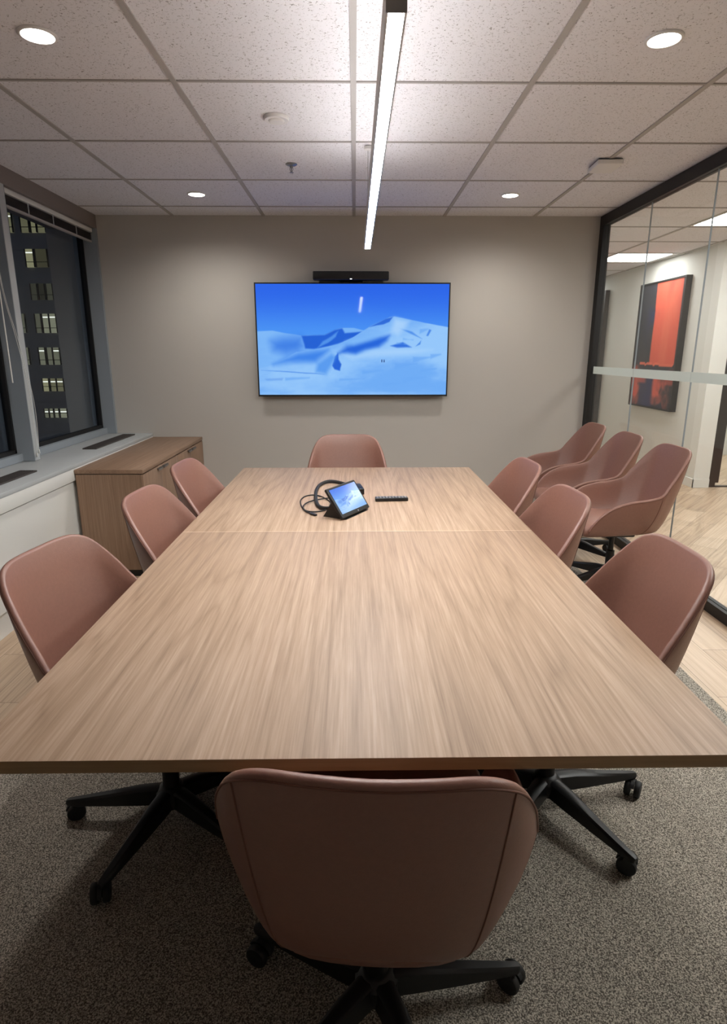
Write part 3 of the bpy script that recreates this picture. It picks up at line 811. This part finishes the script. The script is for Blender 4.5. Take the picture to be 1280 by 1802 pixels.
# ------------------------------------------------------------------ pendant light
PXc, PY0, PY1, PZ = .078, 1.297, 3.893, 2.09
pl = thing('linear_pendant_light', 'long slim aluminium linear light hanging over the table', 'pendant light', (PXc, (PY0+PY1)/2, PZ))
hl = (PY1-PY0)/2
bm = bmesh.new()
bx(bm, -.0195, -.0150, -hl, hl, 0, .075); bx(bm, .0150, .0195, -hl, hl, 0, .075); bx(bm, -.0150, .0150, -hl, hl, .008, .068)
from_bm('housing', bm, M['alu'], pl)
for s in (-1, 1): box('end_cap', -.0195, .0195, s*hl-(.003 if s < 0 else 0), s*hl+(.003 if s > 0 else 0), -.0005, .0755, M['steel'], pl)
box('light_diffuser', -.0149, .0149, -hl+.002, hl-.002, .0008, .0075, M['led_strip'], pl)
box('uplight_diffuser', -.0149, .0149, -hl+.002, hl-.002, .0685, .0742, M['led_up'], pl)
for y in (-hl+.14, hl-.10):
    bm = bmesh.new(); tube(bm, [(0, y, .07), (0, y, CEIL-PZ-.02)], .0012, 6); from_bm('suspension_cable', bm, M['steel'], pl, True)
    bm = bmesh.new(); lathe(bm, [(.022, 0), (.024, -.004), (.022, -.016), (.004, -.02)], (0, y, CEIL-PZ-.001), 'Z', 20); from_bm('ceiling_canopy', bm, M['white_plastic'], pl, True, auto=40)

# ------------------------------------------------------------------ ceiling fittings
def downlight(x, y, label, power=30):
    t = thing('recessed_downlight', label, 'downlight', (x, y, CEIL), 0, 'round recessed ceiling downlights')
    bm = bmesh.new(); lathe(bm, [(.056, .0035), (.057, -.004), (.064, -.005), (.068, -.0015), (.068, .003)], seg=40)
    from_bm('trim_ring', bm, M['white_plastic'], t, True, auto=50)
    bm = bmesh.new(); lathe(bm, [(.0559, -.001), (.05, -.0022), (.03, -.003), (0, -.0032)], seg=40)
    from_bm('lens', bm, M['lens'], t, True)
    l = bpy.data.lights.new('downlight_lamp', 'SPOT'); l.energy = power; l.color = (1, .95, .89); l.spot_size = math.radians(165); l.spot_blend = 1.0; l.shadow_soft_size = .05
    o = bpy.data.objects.new('downlight_lamp', l); COL.objects.link(o); o.parent = t; o.location = (0, 0, -.06)
downlight(GX-1.5*T, GY-.5*T, 'round recessed downlight in the ceiling at the window side nearest the camera')
downlight(GX+1.5*T, GY-.5*T, 'round recessed downlight in the ceiling at the glass side nearest the camera')
downlight(GX-1.5*T, GY+2.5*T, 'round recessed downlight in the ceiling above the wooden cabinet')
downlight(GX+1.5*T, GY+2.5*T, 'round recessed downlight in the ceiling by the screen wall at the glass side')

sd = thing('smoke_detector', 'small white round smoke detector on the ceiling tile', 'smoke detector', (-.38, 3.372, CEIL+.003))
bm = bmesh.new(); lathe(bm, [(.062, 0), (.062, -.010), (.058, -.016), (.0, -.017)], seg=36); from_bm('base', bm, M['white_plastic'], sd, True, auto=40)
bm = bmesh.new(); lathe(bm, [(.040, -.016), (.036, -.021), (.028, -.023), (0, -.0235)], seg=36); from_bm('sensor_head', bm, M['white_plastic'], sd, True, auto=40)
sk = thing('fire_sprinkler', 'small dark pendent sprinkler head on the ceiling', 'sprinkler', (-.384, 4.139, CEIL+.003))
bm = bmesh.new(); lathe(bm, [(.036, 0), (.036, -.003), (.024, -.010), (.010, -.012), (.010, -.016)], seg=28); from_bm('escutcheon', bm, M['steel'], sk, True, auto=40)
bm = bmesh.new()
lathe(bm, [(.0075, -.012), (.0075, -.022), (.004, -.024), (.003, -.044)], seg=12)
for s in (-1, 1): tube(bm, [(s*.007, 0, -.016), (s*.011, 0, -.028), (s*.003, 0, -.045)], .0018, 6)
from_bm('frame_arms', bm, M['steel'], sk, True, auto=40)
bm = bmesh.new(); lathe(bm, [(.003, -.044), (.013, -.046), (.013, -.048), (.0, -.049)], seg=20); from_bm('deflector', bm, M['steel'], sk, True, auto=40)
ap = thing('wireless_access_point', 'thin white square box on the ceiling near the glass wall', 'access point', (1.525, 4.08, CEIL), math.radians(-3))
box('cover', -.075, .075, -.10, .10, -.032, -.006, M['white_plastic'], ap, .005, 3)
box('mounting_plate', -.07, .07, -.095, .095, -.006, -.0016, M['black'], ap)

# ------------------------------------------------------------------ cabinet
CX0, CX1, CY0, CY1, CH = -1.848, -1.40, 3.955, 5.578, .748
cab = thing('storage_cabinet', 'low brown wood grain storage cabinet in the window corner', 'cabinet', ((CX0+CX1)/2, (CY0+CY1)/2, 0))
a, b = (CX1-CX0)/2, (CY1-CY0)/2
box('cabinet_top', -a, a, -b, b, CH-.028, CH, M['cab_top'], cab, .0015)
bm = bmesh.new()
bx(bm, -a+.004, a-.02, -b+.003, -b+.022, .05, CH-.033); bx(bm, -a+.004, a-.02, b-.022, b-.003, .05, CH-.033)
bx(bm, -a+.004, a-.02, -b+.022, b-.022, .05, .07); bx(bm, -a+.004, -a+.012, -b+.022, b-.022, .07, CH-.033); bx(bm, -a+.012, a-.02, -b+.022, b-.022, CH-.05, CH-.033)
bx(bm, -a+.012, a-.02, -.009, .009, .07, CH-.05)
from_bm('carcass', bm, M['cab_wood'], cab)
box('shadow_gap', -a+.008, a-.012, -b+.006, b-.006, CH-.0335, CH-.0278, M['gasket'], cab)
box('plinth', -a+.02, a-.05, -b+.015, b-.015, 0, .05, M['black'], cab)
for k, (y0, y1) in enumerate(((-b+.003, -b/2-.0015), (-b/2+.0015, -.0015), (.0015, b/2-.0015), (b/2+.0015, b-.003))):
    d = box('door', a-.0195, a-.001, y0, y1, .055, CH-.036, M['cab_wood'], cab, .001)
    yc = (y1-.06) if k % 2 == 0 else (y0+.06)
    bm = bmesh.new(); bx(bm, a-.0012, a+.014, yc-.05, yc+.05, CH-.052, CH-.046, .0015); bx(bm, a+.011, a+.014, yc-.05, yc+.05, CH-.064, CH-.046, .001)
    tag(from_bm('handle', bm, M['steel'], d, True, auto=40), 'small metal tab pull')

# ------------------------------------------------------------------ table-top things
TZ = .74
tb = thing('control_tablet', 'black touch tablet on a wedge stand showing a snowy mountain picture', 'tablet', (-.03, 2.84, TZ))
def L_(p): return Vector(p)-Vector((-.03, 2.84, TZ))
TL, TR, BL, BR = [L_(p) for p in ((-.137, 2.748, .880), (-.013, 2.950, .880), (-.050, 2.720, .752), (.074, 2.945, .752))]
wv = ((TR-TL)+(BR-BL)).normalized(); hv = (TL-BL); hv = (hv-wv*hv.dot(wv)).normalized(); nv = hv.cross(wv); nv = nv if nv.z > 0 else -nv
cen = (TL+TR+BL+BR)/4; W2, H2 = .130, .080
Mt = Matrix((wv, hv, nv)).transposed().to_4x4(); Mt.translation = cen
bm = bmesh.new(); bx(bm, -W2, W2, -H2, H2, -.016, 0, .006, 3, M=Mt); from_bm('tablet_body', bm, M['black_plastic'], tb, True, auto=40)
sw, sh, so = .116, .064, .0012
picture_mesh('display', lambda u, v: np.clip(snow_scene(u, v)*.75+np.array((60, 60, 64.)), 0, 255), 120, 70,
             [Mt @ Vector((-sw, sh+.004, so)), Mt @ Vector((sw, sh+.004, so)), Mt @ Vector((sw, -sh+.004, so)), Mt @ Vector((-sw, -sh+.004, so))], M['tablet_screen'], tb)
# wedge stand behind the tablet
fw = Vector((nv.x, nv.y, 0)).normalized(); zt = Vector((0, 0, 1))
prof = [Mt @ Vector((0, -H2+.004, -.0165)), Mt @ Vector((0, H2*.12, -.0165))]
p_top = prof[1]; p_low = prof[0]
rear = p_top - fw*.06; rear.z = 0.0; front = p_low.copy(); front.z = 0.0; front += fw*.018
ring = [front, p_low, p_top, p_top - fw*.012, rear]
bm = bmesh.new(); ring_strip(bm, [[p-wv*.105 for p in ring], [p+wv*.105 for p in ring]], True, True, True)
from_bm('wedge_stand', bm, M['black_plastic'], tb)
bm = bmesh.new(); lathe(bm, [(.004, 0), (.004, .001)], seg=10)
bmesh.ops.translate(bm, verts=bm.verts, vec=(0, 0, .0002))
for v in bm.verts: v.co = Mt @ (v.co+Vector((.02, -H2+.009, 0)))
from_bm('home_button', bm, M['steel'], tb)
thick = catmull([L_(p) for p in [(-.02, 3.38, .756), (-.06, 3.47, .752), (-.121, 3.545, .751), (-.172, 3.54, .751), (-.209, 3.43, .751), (-.216, 3.246, .751), (-.199, 3.03, .751), (-.178, 2.935, .751), (-.145, 2.90, .752), (-.10, 2.86, .765)]], 6)
bm = bmesh.new(); tube(bm, thick, .0095, 10); from_bm('sleeved_cable', bm, M['rubber'], tb, True)
hub = thing('cable_hub', 'small black cable box on the table behind the tablet', 'cable hub', (.008, 3.31, TZ), math.radians(8))
box('hub_body', -.032, .032, -.075, .075, .001, .034, M['black_plastic'], hub, .005, 3)
box('hub_label', .0325-.003, .0328, -.05, .05, .008, .026, M['column'], hub)
thin = catmull([L_(p) for p in [(-.112, 2.885, .748), (-.122, 2.95, .746), (-.133, 3.069, .744), (-.177, 3.178, .744), (-.226, 3.222, .744), (-.27, 3.192, .744), (-.287, 3.095, .744), (-.268, 2.958, .744), (-.235, 2.875, .7445), (-.18, 2.862, .7455), (-.14, 2.90, .749),
        (-.125, 3.0, .752), (-.135, 3.12, .750), (-.19, 3.105, .748), (-.242, 3.047, .748), (-.262, 2.958, .748), (-.245, 2.873, .747), (-.215, 2.828, .745)]], 8)
cb = thing('video_cable', 'thin black cable coiled loosely on the table left of the tablet', 'cable', (-.03, 2.84, TZ))
bm = bmesh.new(); tube(bm, thin, .0034, 8); from_bm('cable', bm, M['rubber'], cb, True)
e = thin[-1]
bm = bmesh.new(); bx(bm, -.008, .008, -.045, 0, -.004, .005, .002, M=Matrix.Translation(e) @ Matrix.Rotation(math.radians(38), 4, 'Z')); from_bm('plug', bm, M['black_plastic'], cb, True, auto=40)
# remote
rm = thing('remote_control', 'slim black remote control with grey buttons lying right of the tablet', 'remote control', (.19, 3.105, TZ), math.radians(3))
box('remote_body', -.086, .086, -.023, .023, .0005, .019, M['black_plastic'], rm, .004, 3)
k = 0
for i in range(10):
    for j in range(3):
        if k >= 30: break
        x, y = -.074+i*.0164, -.0135+j*.0135
        bm = bmesh.new(); bx(bm, x-.0052, x+.0052, y-.0042, y+.0042, .0185, .0208, .001); from_bm('button', bm, M['alu' if (i+j) % 3 else 'steel'], rm); k += 1

# ------------------------------------------------------------------ world, exposure
w = bpy.data.worlds.new('night'); SC.world = w; w.use_nodes = True
bg = w.node_tree.nodes['Background']; bg.inputs[0].default_value = (.10, .115, .15, 1); bg.inputs[1].default_value = .35
vs = SC.view_settings; vs.view_transform = 'Standard'; vs.look = 'None'; vs.gamma = 1; vs.use_curve_mapping = False; vs.exposure = 0.45
SC.cycles.use_denoising = True
SC.cycles.max_bounces = 8; SC.cycles.transparent_max_bounces = 16; SC.cycles.sample_clamp_indirect = 6
